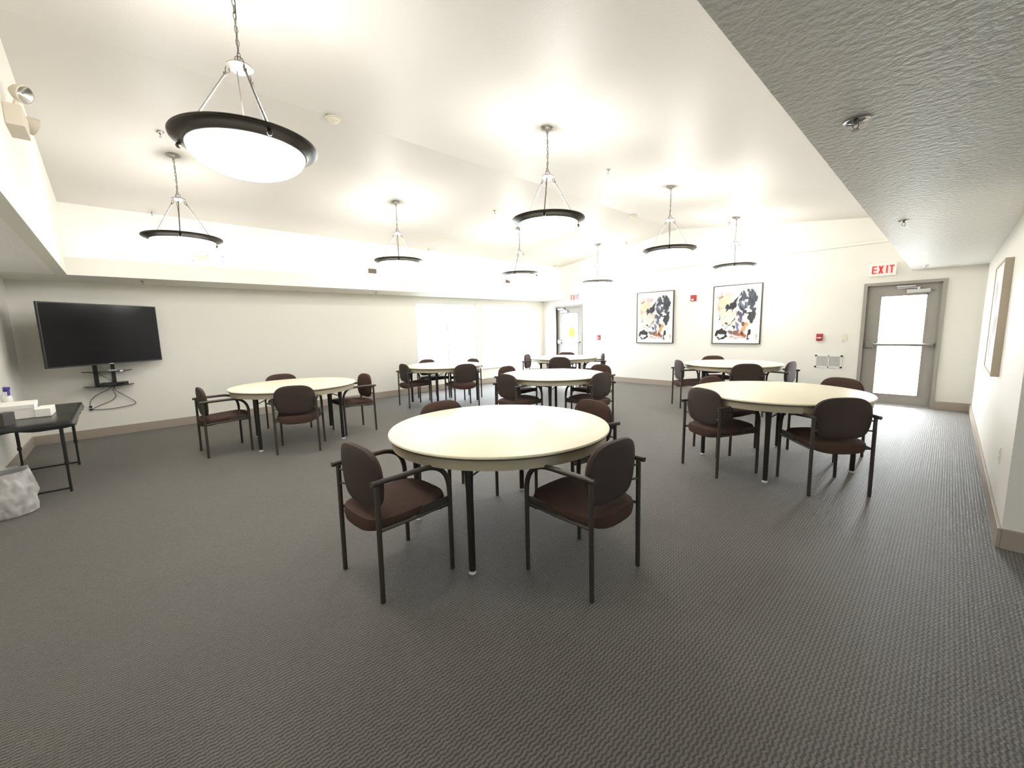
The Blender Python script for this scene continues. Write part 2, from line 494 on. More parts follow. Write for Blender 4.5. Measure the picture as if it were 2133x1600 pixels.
def exit_sign(x0, x1, z0, z1, label, chevron=False):
    e = thing('exit_sign', label, 'exit sign', ((x0 + x1) / 2, YF, z0)); W = x1 - x0; H = z1 - z0
    bm = BM(); box(bm, -W / 2, W / 2, -.05, 0, 0, H, bev=.006); finish(bm, 'housing', MT['exitface'], e)
    bm = BM(); h = H * .62; tw = h * (.48 * 3 + .16 + .14 * 3) + .01
    letters(bm, h, 0, -tw / 2)
    finish(bm, 'lettering', MT['exitred'], e, loc=(0 if not chevron else -.02, -.052, H * .19))
    if chevron:
        bm = BM()
        for s in (1, -1):
            m_ = Matrix.Translation((W / 2 - .035, -.052, H / 2)) @ Matrix.Rotation(s * .9, 4, 'Y')
            box(bm, -.045, 0.005, -.002, .002, -.008, .008, mtx=m_)
        finish(bm, 'chevron', MT['alu'], e)
    return e
exit_sign(-1.033, -.69, 2.205, 2.415, 'cream EXIT sign with red letters above the right hand exit door')
exit_sign(-7.56, -7.20, 2.20, 2.41, 'small EXIT sign beside the left soffit above the far left door', True)

# ------------------------------------------------------------------ pendants
RO, RI, ZR = .372, .300, 2.554
def make_pendant(zceil):
    e = thing('pendant_light', 'x', 'pendant light', (0, 0, ZR), 0, 'bowl pendant lights hanging from the vaulted ceiling')
    bm = BM()
    prof = [(RO - .012, .012), (RO - .003, .011), (RO, .006), (RO - .004, .002), (RO - .002, -.003), (RO - .008, -.007), (RO - .028, -.017), (RO - .052, -.026), (RI + .010, -.034), (RI + .006, -.037), (RI - .004, -.038), (RI - .006, -.032), (RI + .004, -.024), (RO - .05, -.014), (RO - .03, -.004), (RO - .016, .006)]
    lathe(bm, prof, 96, close=True); finish(bm, 'ring', MT['bronze'], e, smooth=True)
    bm = BM(); n = 14; d = .140
    pr = [(RI * math.cos(a), -.028 - d * math.sin(a)) for a in [i / n * PI / 2 for i in range(n)]] + [(0, -.028 - d)]
    lathe(bm, pr, 64); 
    finish(bm, 'glass_bowl', MT['bowl'], e, smooth=True)
    bm = BM(); lathe(bm, [(0, -.052), (.12, -.050), (RI - .03, -.030), (RI - .012, -.012), (RI - .02, -.008), (RI - .04, -.026), (.12, -.046), (0, -.048)], 48)  # added pan, stops the bowl's inner glow from reaching the ceiling
    finish(bm, 'added_glow_blocker', MT['white'], e, smooth=True)
    hz = 2.98 - ZR
    bm = BM()
    lathe(bm, [(0, .012), (.03, .012), (.05, .008), (.066, -.002), (.068, -.008), (.062, -.012), (.05, -.022), (.03, -.034), (.012, -.040), (0, -.041)], 32, (0, 0, hz))
    hub = finish(bm, 'hub', MT['nickel'], e, smooth=True)
    bm = BM(); tube(bm, [(.0, .022 * math.cos(a), hz + .030 + .022 * math.sin(a)) for a in [i / 16 * 2 * PI for i in range(16)]], .0035, 6, closed=True)
    finish(bm, 'loop', MT['nickel'], hub, smooth=True)
    for k in range(3):
        a = k * 2 * PI / 3
        c, s = math.cos(a), math.sin(a)
        bm = BM(); r1 = RO - .035
        p0 = Vector((c * .078, s * .078, hz - .05)); p1 = Vector((c * r1, s * r1, -.012))
        tube(bm, [p0, p1], .0055, 8)
        # little link between hub and rod
        tube(bm, [(c * (.064 + .010 * math.cos(t)), s * (.064 + .010 * math.cos(t)), hz - .028 + .02 * math.sin(t)) for t in [i / 10 * 2 * PI for i in range(10)]], .003, 6, closed=True)
        lathe(bm, [(0, .012), (.008, .009), (.009, 0), (.006, -.01), (0, -.012)], 10, p0)
        finish(bm, 'rod', MT['rodmetal'], e, smooth=True)
        bm = BM(); lathe(bm, [(0, .016), (.010, .012), (.015, 0), (.010, -.012), (0, -.016)], 14, (c * (RO - .03), s * (RO - .03), -.032))
        finish(bm, 'finial', MT['bronze'], e, smooth=True)
    top = zceil - ZR
    L = top - .03 - (hz + .05); nl = int(L / .032); st = L / nl
    bm = BM()
    for i in range(nl + 1):
        z = hz + .055 + i * st
        pts = []
        for t in [q / 12 * 2 * PI for q in range(12)]:
            u, v = .008 * math.cos(t), .021 * math.sin(t)
            pts.append((u, 0, z + v) if i % 2 else (0, u, z + v))
        tube(bm, pts, .0026, 5, closed=True)
    finish(bm, 'chain', MT['nickel'], e, smooth=True)
    bm = BM(); tube(bm, spline([(.01, 0, top - .03), (.014, .004, top * .7 + hz * .3), (-.012, .004, hz + .2), (.012, -.006, hz + .08), (.03, -.02, hz + .01), (.01, -.02, hz - .06), (0, 0, .06), (0, 0, -.02)], 6), .0026, 5)
    finish(bm, 'cord', MT['cord'], e, smooth=True)
    bm = BM(); lathe(bm, [(0, .02), (.066, .02), (.068, .008), (.062, -.002), (.04, -.012), (.015, -.02), (.010, -.034), (0, -.036)], 32, (0, 0, top - .012))
    finish(bm, 'canopy', MT['nickel'], e, smooth=True)
    bm = BM(); lathe(bm, [(0, -.03), (.02, -.03), (.02, -.005), (.035, .02), (.034, .05), (.02, .07), (0, .075)], 20, (0, 0, -.02))
    finish(bm, 'bulb', MT['bowl'], e, smooth=True)
    return e
ROWX = (-6.035, -2.925)
rots = {(0, 0): -10, (0, 1): -29, (0, 2): -63, (0, 3): -55, (1, 0): 5, (1, 1): -55, (1, 2): -64, (1, 3): -71}
plab = {(1, 0): 'largest bronze ringed bowl pendant, hanging nearest the camera at upper left',
        (0, 0): 'bowl pendant above the left wall table, behind the largest pendant',
        (0, 1): 'second bowl pendant along the row beside the television wall ledge',
        (0, 2): 'third bowl pendant along the row beside the television wall ledge',
        (0, 3): 'farthest and smallest bowl pendant, in front of the far left corner',
        (1, 1): 'bowl pendant second in the right hand row, over the middle of the room',
        (1, 2): 'bowl pendant third in the right hand row, left of the right picture',
        (1, 3): 'last bowl pendant of the right hand row, above the right framed picture'}
proto = None
for i in (0, 1):
    for j in range(4):
        if proto is None: p = proto = make_pendant(zc(ROWX[0]))
        else: p = copy_tree(proto)
        p.location = (ROWX[i] + (.012 if (i, j) == (1, 0) else 0), .66 + 2.67 * j + (.014 if (i, j) == (1, 0) else 0), ZR); p.rotation_euler = (0, 0, math.radians(rots[(i, j)]))
        p['label'] = plab[(i, j)]
        ld = bpy.data.lights.new('pendant_bulb', 'POINT'); ld.energy = BULB_W; ld.color = (1, .97, .93); ld.shadow_soft_size = .06
        lo = bpy.data.objects.new('bulb_light', ld); C.objects.link(lo); lo.parent = p; lo.location = (0, 0, .12)

# ------------------------------------------------------------------ chairs
def sq(a, n):
    c, s = math.cos(a), math.sin(a)
    return math.copysign(abs(c) ** (2 / n), c), math.copysign(abs(s) ** (2 / n), s)
def make_chair():
    e = thing('armchair', 'x', 'chair')
    # seat: wide rear hanging slightly low, front edge a little higher
    def so(a):
        u, v = sq(a, 3.8); return u * (.238 + .012 * v), v * .262
    def sb(u, v, w_):
        z = .428 + .050 * (v + .262)
        if w_ > 0: z += w_ * .9 + .006 * (1 - (u / .24) ** 2)
        else: z += w_ * (1.2 - .45 * (v / .25)) - .016 * (1 - (u / .24) ** 2) * (1 - v * 2)
        return Vector((u, v - .004, z))
    bm = BM(); puff(bm, so, .034, sb, 44, 7, 4, (0, 0))
    finish(bm, 'seat', MT['fabric'], e, smooth=True)
    # backrest: domed top, narrower rounded foot
    def bo(a):
        c, s = math.cos(a), math.sin(a)
        n = 3.0 if s > 0 else 4.0
        u, v = sq(a, n)
        wdt = .232 + (0 if s > 0 else .020 * v)
        return u * wdt, v * (.182 if s > 0 else .170)
    def bb(u, v, w_):
        z = .658 + v
        y = -.212 - .05 * v + .35 * u * u + w_
        return Vector((u, y, z))
    bm = BM(); puff(bm, bo, .027, bb, 44, 7, 4, (0, 1))
    finish(bm, 'backrest', [MT['fabric'], MT['shell']], e, smooth=True)
    for s in (-1, 1):
        bm = BM(); tube(bm, [(s * .238, -.235, 0), (s * .238, -.232, .3), (s * .238, -.228, .672)], .0142, 12)
        finish(bm, 'leg', MT['chairmetal'], e, smooth=True)
        bm = BM(); tube(bm, [(s * .256, .222, 0), (s * .254, .224, .3), (s * .252, .226, .50)], .0142, 12)
        finish(bm, 'leg', MT['chairmetal'], e, smooth=True)
        bm = BM()
        path = [(s * .250, -.262, .676), (s * .247, -.20, .678), (s * .247, .02, .680)] + arc((s * .247, .04, .680), (s * .252, .226, .684), (s * .252, .226, .50), 12)
        tube(bm, path, .0155, 12)
        finish(bm, 'armrest', MT['chairmetal'], e, smooth=True)
    bm = BM()
    for s in (-1, 1):
        tube(bm, [(s * .236, -.232, .405), (s * .245, 0, .41), (s * .250, .224, .425)], .010, 8)
        # dark gusset between seat and front leg
        vs = [bm.verts.new(p) for p in [(s * .228, .0, .405), (s * .243, .215, .405), (s * .243, .215, .468), (s * .228, .05, .462), (s * .243, .0, .405), (s * .250, .215, .405), (s * .250, .215, .468), (s * .243, .05, .462)]]
        for q in ((0, 1, 2, 3), (4, 5, 6, 7), (0, 1, 5, 4), (3, 2, 6, 7), (0, 3, 7, 4), (1, 2, 6, 5)): bm.faces.new([vs[i] for i in q])
    tube(bm, [(-.236, -.20, .402), (.236, -.20, .402)], .009, 8)
    tube(bm, [(-.25, .16, .41), (.25, .16, .41)], .009, 8)
    finish(bm, 'seat_frame', MT['chairmetal'], e, smooth=True)
    bm = BM()
    for s in (-1, 1):
        for z in (.56, .645): tube(bm, [(s * .238, -.230, z), (s * .19, -.212, z)], .007, 8)
    finish(bm, 'back_bracket', MT['chairmetal'], e, smooth=True)
    return e
G = {1: 'chairs around the nearest table', 2: 'chairs around the table by the television wall', 3: 'chairs around the right hand table',
     4: 'chairs around the centre table', 5: 'chairs around the table by the left windows', 6: 'chairs around the table by the far left door', 7: 'chairs around the table under the pictures'}
def B(x, y, ang, d=.222): # place by backrest position
    a = math.radians(ang); return (x + d * math.cos(a), y + d * math.sin(a), ang)
T = {1: (-2.218, 1.962, -100), 2: (-6.205, 1.720, -100), 3: (-1.178, 4.838, 238), 4: (-4.11, 4.752, -95), 5: (-7.02, 4.742, -88), 6: (-6.256, 7.62, -60), 7: (-2.615, 7.856, -70)}
def R(t, phi, d=.93, tw=0):
    a = math.radians(phi); x, y, _ = T[t]
    return B(x + d * math.cos(a), y + d * math.sin(a), phi + 180 + tw)
chairs = [
 (1, (-2.250, 1.120, 92), 'brown armchair at the nearest table, left of the two with their backs turned'),
 (1, (-1.440, 1.928, 180), 'brown armchair at the nearest table, right of the two closest to the camera'),
 (1, B(-3.08, 2.02, 2), 'brown armchair behind the nearest table, top of its back rising over the left rim'),
 (1, B(-2.05, 2.91, -103), 'brown armchair behind the nearest table, at its right rear edge'),
 (2, (-6.270, .870, 92), 'brown armchair seen side on at the left end of the television wall table'),
 (2, (-5.640, 1.575, 156), 'brown armchair with its back to us in front of the television wall table'),
 (2, (-6.070, 2.450, -91), 'brown armchair seen side on at the right end of the television wall table'),
 (2, B(-7.22, 1.80, 0), 'brown armchair between the television wall and its table'),
 (3, (-1.525, 4.320, 63), 'brown armchair in front of the right hand table, at its left side'),
 (3, (-.685, 4.430, 131), 'dark brown armchair in front of the right hand table, nearest the right wall'),
 (3, B(-1.96, 5.15, -12), 'brown armchair behind the left rim of the right hand table'),
 (3, B(-.766, 5.78, -115), 'brown armchair behind the right hand table, next to the exit door'),
 (4, B(-4.22, 3.87, 84), 'brown armchair in front of the centre table, at its left side'),
 (4, B(-3.24, 4.78, 178), 'brown armchair in front of the centre table, at its right side'),
 (4, B(-5.12, 4.71, 8), 'brown armchair behind the left rim of the centre table'),
 (4, B(-3.95, 5.80, -98), 'brown armchair behind the right rim of the centre table'),
 (5, (-7.18, 4.15, 84), 'brown armchair at the left side of the table by the left windows'),
 (5, B(-6.12, 4.62, 165), 'brown armchair with its back to us at the right front of the left window table'),
 (5, B(-7.92, 4.90, 2), 'brown armchair behind the table by the windows, left of the two'),
 (5, B(-7.13, 5.60, -92), 'brown armchair behind the table by the windows, right of the two'),
 (6, R(6, 205), 'brown armchair seen side on, left of the far left door table'),
 (6, R(6, 304), 'brown armchair with its back to us in front of the far left door table'),
 (6, R(6, 124), 'brown armchair behind the far left door table, its top against the door'),
 (6, R(6, 40), 'brown armchair seen side on, right of the far left door table'),
 (7, R(7, 222), 'brown armchair seen side on, left of the table under the pictures'),
 (7, R(7, 302), 'brown armchair with its back to us in front of the table under the pictures'),
 (7, R(7, 130), 'brown armchair behind the table, under the right framed picture'),
 (7, R(7, 356), 'brown armchair at the right end of the table under the pictures'),
]
proto = None
for t, (x, y, a), lab in chairs:
    if proto is None: c = proto = make_chair()
    else: c = copy_tree(proto)
    c.location = (x, y, 0); c.rotation_euler = (0, 0, math.radians(a - 90))
    c['label'] = lab; c['group'] = G[t]

# ------------------------------------------------------------------ tables
def make_table():
    e = thing('round_table', 'x', 'table', group='round folding tables with cream tops')
    r, zt = .786, .770
    bm = BM(); lathe(bm, [(0, zt), (r - .012, zt), (r - .004, zt - .002), (r, zt - .008), (r, zt - .014), (r - .006, zt - .018), (0, zt - .018)], 128)
    finish(bm, 'tabletop', MT['tabtop'], e, smooth=True)
    bm = BM(); lathe(bm, [(r - .006, zt - .018), (r - .006, zt - .026), (r - .05, zt - .026), (r - .05, zt - .018)], 128, close=True)
    finish(bm, 'edge_band', MT['edge'], e, smooth=True)
    bm = BM(); lathe(bm, [(r - .022, zt - .026), (r - .022, zt - .088), (r - .040, zt - .088), (r - .040, zt - .026)], 128, close=True)
    finish(bm, 'apron', MT['apron'], e, smooth=True)
    for a in (-42, 42, 138, 222):
        c, s = math.cos(math.radians(a)) * .66, math.sin(math.radians(a)) * .66
        bm = BM(); tube(bm, [(c, s, .02), (c, s, .52), (c, s, .66), (c * .98, s * .98, .752)], .022, 14, rr=[.021, .022, .027, .034])
        lg = finish(bm, 'leg', MT['tleg'], e, smooth=True)
        bm = BM(); lathe(bm, [(0, .0), (.02, 0), (.024, .006), (.022, .022), (0, .026)], 16, (c, s, 0)); finish(bm, 'foot_glide', MT['glide'], lg, smooth=True)
        bm = BM(); tube(bm, [(c, s, .60), (c * .35, s, .742)], .006, 8); finish(bm, 'folding_brace', MT['tleg'], e, smooth=True)
    for sg in (-1, 1):
        c, s = math.cos(math.radians(42)) * .66, math.sin(math.radians(42)) * .66
        bm = BM(); tube(bm, [(sg * c, -s, .66), (sg * c, s, .66)], .012, 10); finish(bm, 'crossbar', MT['tleg'], e, smooth=True)
        bm = BM(); box(bm, sg * c - .03, sg * c + .03, -s - .03, s + .03, .742, .752); finish(bm, 'mounting_rail', MT['tleg'], e)
    return e
tl = {1: 'cream topped round folding table nearest the camera', 2: 'cream round table beside the television wall, at the left',
      3: 'cream round table at the right, in front of the exit door', 4: 'cream round table in the centre, behind the nearest one',
      5: 'cream round table in front of the bright left windows', 6: 'farthest cream round table, in front of the far left door',
      7: 'cream round table standing under the framed pictures'}
proto = None
for k, (x, y, a) in T.items():
    if proto is None: t = proto = make_table()
    else: t = copy_tree(proto)
    t.location = (x, y, 0); t.rotation_euler = (0, 0, math.radians(a)); t['label'] = tl[k]

# ------------------------------------------------------------------ television on the left wall
A_, B_ = Vector((-7.62, -.668, 0)), Vector((-8.50, .476, 0))
dv = (B_ - A_); TW = dv.length; ang = math.atan2(dv.y, dv.x)
tv = thing('television', 'large black flat television angled out from the left wall', 'television', (*((A_ + B_) / 2).xy, 1.10), ang)
TH = .826
bm = BM(); box(bm, -TW / 2, TW / 2, 0, .035, 0, TH, bev=.004); box(bm, -TW * .36, TW * .36, .035, .07, .08, TH * .72, bev=.01)
finish(bm, 'housing', MT['tvbezel'], tv)
bm = BM(); box(bm, -TW / 2 + .010, TW / 2 - .010, -.0015, .001, .016, TH - .010); finish(bm, 'screen', MT['screen'], tv)
# which side faces the room?
nrm = Vector((-math.sin(ang), math.cos(ang), 0))
if nrm.x > 0: tv.rotation_euler = (0, 0, ang + PI)
bm = BM(); box(bm, -.03, .03, -.0025, -.0012, .006, .012); finish(bm, 'bezel_mark', MT['alu'], tv)
# wall bracket
wb = thing('television_bracket', 'black swivel wall bracket holding the television', 'bracket', (XL, -.15, 1.45))
bm = BM(); box(bm, 0, .02, -.12, .12, -.2, .2, bev=.004); finish(bm, 'wall_plate', MT['black'], wb)
bm = BM(); mid = (A_ + B_) / 2 - Vector((XL, -.15, 0)) + Vector((-.06, -.045, 0))
tube(bm, [(.02, 0, .05), (.25, .12, .05), (mid.x, mid.y, .05)], .02, 8); tube(bm, [(.02, 0, -.05), (.25, .12, -.05), (mid.x, mid.y, -.05)], .02, 8)
finish(bm, 'arm', MT['black'], wb, smooth=True)

# shelves under the television
sh = thing('media_shelf', 'two tier black glass media shelf below the television', 'shelf', (XL, -.16, .76))
def shelf_mesh(z):
    bm = BM(); n = 16; fr = []
    for i in range(n + 1):
        y = -.27 + .54 * i / n
        fr.append((.09 + .24 * math.cos((y) / .27 * PI / 2) ** .8 if abs(y) < .27 else .09, y))
    pts = [(.03, -.27)] + fr + [(.03, .27)]
    lo = [bm.verts.new((x, y, z)) for x, y in pts]; hi = [bm.verts.new((x, y, z + .01)) for x, y in pts]
    bm.faces.new(lo); bm.faces.new(hi[::-1])
    for i in range(len(pts)): j = (i + 1) % len(pts); bm.faces.new((lo[i], lo[j], hi[j], hi[i]))
    return bm
finish(shelf_mesh(0), 'shelf_board', MT['blackglass'], sh)
finish(shelf_mesh(.215), 'shelf_board', MT['blackglass'], sh)
bm = BM(); box(bm, .10, .135, -.15, -.10, -.005, .50, bev=.004); finish(bm, 'upright', MT['black'], sh)
bm = BM(); box(bm, .05, .08, .04, .085, -.005, .40, bev=.004); finish(bm, 'upright', MT['black'], sh)
bm = BM(); box(bm, 0, .05, -.15, .085, .02, .45, bev=.003); finish(bm, 'wall_plate', MT['wall'], sh)
tag(thing('media_player', 'slim black media player on the lower glass shelf', 'media player', (XL + .20, -.10, .77)))
mp = [o for o in C.objects if o.name == 'media_player'][0]
bm = BM(); box(bm, -.07, .07, -.15, .15, .0, .045, bev=.004); finish(bm, 'case', MT['black'], mp)
bm = BM(); box(bm, .069, .0715, .02, .10, .015, .028); finish(bm, 'display', MT['screen'], mp)
bm = BM(); box(bm, -.05, .05, -.05, .05, 0, .018, bev=.004)
o = finish(bm, 'streaming_box', MT['white'], loc=(XL + .21, -.10, .985)); tag(o, 'small white box on the upper glass shelf under the television', 'electronic box')
def cable(pts, label, r=.0045, name='power_cable', m='cord'):
    bm = BM(); tube(bm, spline(pts, 8), r, 6)
    o = finish(bm, name, MT[m], smooth=True); tag(o, label, 'cable'); return o
xw = XL + .02
cable([(XL + .24, -.13, .757), (XL + .1, -.19, .70), (xw + .01, -.31, .63), (xw, -.385, .55), (xw, -.395, .475)], 'grey cable hanging from the media shelf to the upper outlet socket, leftmost of three')
cable([(XL + .24, -.11, .757), (XL + .1, -.13, .69), (xw + .01, -.11, .60), (xw + .01, -.16, .53), (xw, -.30, .47), (xw, -.385, .425)], 'grey cable dropping in the middle and curling left to the outlet')
cable([(XL + .24, -.10, .757), (XL + .1, -.10, .68), (xw + .01, .04, .54), (xw + .01, .10, .455), (xw + .01, -.02, .42), (xw, -.22, .405), (xw, -.385, .42)], 'grey cable looping furthest right below the media shelf')
cable([(XL + .16, -.27, .97), (XL + .14, -.2, .90), (XL + .14, -.12, .83), (XL + .16, -.08, .82)], 'short black cable between the two glass shelves', .003, 'device_cable', 'black')
cable([(XL + .22, -.12, 1.0), (XL + .2, -.20, 1.05), (XL + .2, -.14, 1.12), (XL + .22, -.05, 1.06), (XL + .24, -.02, 1.11)], 'white cable bunched under the television', .004, 'device_cable', 'white')
def outlet(x, y, z, face, label, plugs=False):
    e = thing('wall_outlet', label, 'outlet', (x, y, z), face)       # local -y faces into the room
    bm = BM(); box(bm, -.035, .035, -.006, 0, -.057, .057, bev=.002); finish(bm, 'cover_plate', MT['white'], e)
    for s in (-.02, .02):
        bm = BM(); box(bm, -.016, .016, -.008, -.005, s - .013, s + .013, bev=.002); finish(bm, 'socket', MT['cream'], e)
        if plugs:
            bm = BM(); box(bm, -.014, .018, -.04, -.008, s - .012, s + .012, bev=.004); finish(bm, 'plug', MT['black'], e)
    return e
outlet(XL, -.395, .445, PI / 2, 'wall outlet with two black plugs below the television', True)
outlet(XR, 4.60, .46, -PI / 2, 'white wall outlet low on the right hand wall')

# ------------------------------------------------------------------ black folding table at the left
ft = thing('folding_table', 'black folding table with a glossy black cover against the near left wall', 'table', (-6.25, -.69, 0))
x0, x1, y0, y1 = -.80, .78, -.30, .30
ztb = .715
bm = BM(); box(bm, x0, x1, y0, y1, ztb - .04, ztb, bev=.008); finish(bm, 'tabletop', MT['black'], ft)
# loosely fitted vinyl cover with a wavy hem
bm = BM(); nx, ny = 40, 16; g = {}
ox = .05
for i in range(nx + 1):
    for j in range(ny + 1):
        u = x0 - ox + (x1 - x0 + 2 * ox) * i / nx; v = y0 + (y1 - y0 + ox) * j / ny
        out = max(0, x0 - u, u - x1, v - y1)
        z = ztb + .003 + .003 * noise.noise(Vector((u * 4, v * 4, 0)))
        if out > 1e-6:
            hem = .055 + .04 * noise.noise(Vector((u * 3.1, v * 5.3, 4)))
            z = ztb + .002 - out / ox * hem
            cx = min(max(u, x0), x1); cy = min(v, y1)
            k = .012 + .012 * noise.noise(Vector((u * 9, v * 9, 1)))
            u = cx + (u - cx) * (.25 + k * 8); v = cy + (v - cy) * (.25 + k * 8)
        g[i, j] = bm.verts.new((u, v, z))
for i in range(nx):
    for j in range(ny): bm.faces.new((g[i, j], g[i + 1, j], g[i + 1, j + 1], g[i, j + 1]))
cv = finish(bm, 'table_cover', MT['drape'], ft, smooth=True)
sd = cv.modifiers.new('thickness', 'SOLIDIFY'); sd.thickness = .0015; sd.offset = 1
for sx, xf in ((1, .515), (-1, -.645)):
    for yy in (-.215, .21):
        bm = BM(); tube(bm, [(xf, yy, .0), (xf, yy, .30)], .011, 10); tube(bm, [(xf, yy, .28), (xf, yy, ztb - .02)], .0145, 10)
        tube(bm, [(xf, yy, .265), (xf, yy, .30)], .018, 10)
        finish(bm, 'leg', MT['black'], ft, smooth=True)
    bm = BM(); tube(bm, [(xf, -.215, .035), (xf, .21, .035)], .0095, 8); finish(bm, 'crossbar', MT['black'], ft, smooth=True)
ZTT = ztb + .006
bm = BM(); box(bm, -.21, .21, -.115, .115, 0, .125, bev=.004); box(bm, -.215, .215, -.12, .12, .09, .13, bev=.004)
o = finish(bm, 'card_box', MT['paper'], loc=(-6.20, -.775, ZTT)); o.rotation_euler = (0, 0, .04); tag(o, 'white lidded card box on the black table, left of the stacked packs', 'box')
bm = BM(); box(bm, -.15, .15, -.052, .052, 0, .078, bev=.006); 
o = finish(bm, 'napkin_pack', MT['paper'], loc=(-6.13, -.595, ZTT)); o.rotation_euler = (0, 0, -.03); tag(o, 'flat white pack on the black table in front of the card box', 'pack')
bm = BM(); box(bm, -.05, .05, -.035, .035, 0, .115, bev=.003)
o = finish(bm, 'dispenser_box', MT['dkbox'], loc=(-5.63, -.79, ZTT)); o.rotation_euler = (0, 0, -.6); tag(o, 'small charcoal box standing on the near end of the black table', 'box')
sb_ = thing('spray_bottle', 'white spray bottle with a violet blue trigger behind the white card box', 'bottle', (-6.80, -.915, ZTT), math.radians(35))
bm = BM(); lathe(bm, [(0, 0), (.040, 0), (.043, .01), (.043, .12), (.036, .16), (.018, .19), (.014, .215), (0, .215)], 24); finish(bm, 'bottle_body', MT['white'], sb_, smooth=True)
bm = BM(); box(bm, -.015, .055, -.012, .012, .225, .255, bev=.005); box(bm, .035, .05, -.008, .008, .165, .23, mtx=None, bev=.003); tube(bm, [(0, 0, .205), (0, 0, .23)], .018, 12)
finish(bm, 'trigger_head', MT['blue'], sb_)

# waste bin with clear liner
wbn = thing('waste_bin', 'grey waste bin lined with a crumpled translucent bag, beside the black table', 'bin', (-5.36, -.83, 0))
bm = BM(); lathe(bm, [(0, .0), (.115, 0), (.12, .01), (.145, .34), (.150, .345), (.150, .355), (.140, .355), (.112, .015), (0, .012)], 28)
finish(bm, 'bin_body', MT['bincol'], wbn, smooth=True)
bm = BM(); n = 90; rows = 34; rg = []
for j in range(rows + 1):
    t = j / rows; z = .372 - t * .362; ring = []
    for i in range(n):
        a = 2 * PI * i / n
        f = noise.noise(Vector((math.cos(a) * 2.4, math.sin(a) * 2.4, z * 4))) * .5 + noise.noise(Vector((math.cos(a) * 5, math.sin(a) * 5, z * 14))) * .4 + .25 * abs(noise.noise(Vector((math.cos(a) * 9, math.sin(a) * 9, z * 20))))
        r_ = .150 + .020 * t + .055 * f + .012 * math.sin(t * PI)
        r_ = max(r_, .128 if t > .6 else .152)
        ring.append(bm.verts.new((r_ * math.cos(a), r_ * math.sin(a), z + .01 * f)))
    rg.append(ring)
for j in range(rows):
    for i in range(n): bm.faces.new((rg[j][i], rg[j][(i + 1) % n], rg[j + 1][(i + 1) % n], rg[j + 1][i]))
finish(bm, 'bin_liner', MT['plasticbag'], wbn, smooth=True, auto=False)

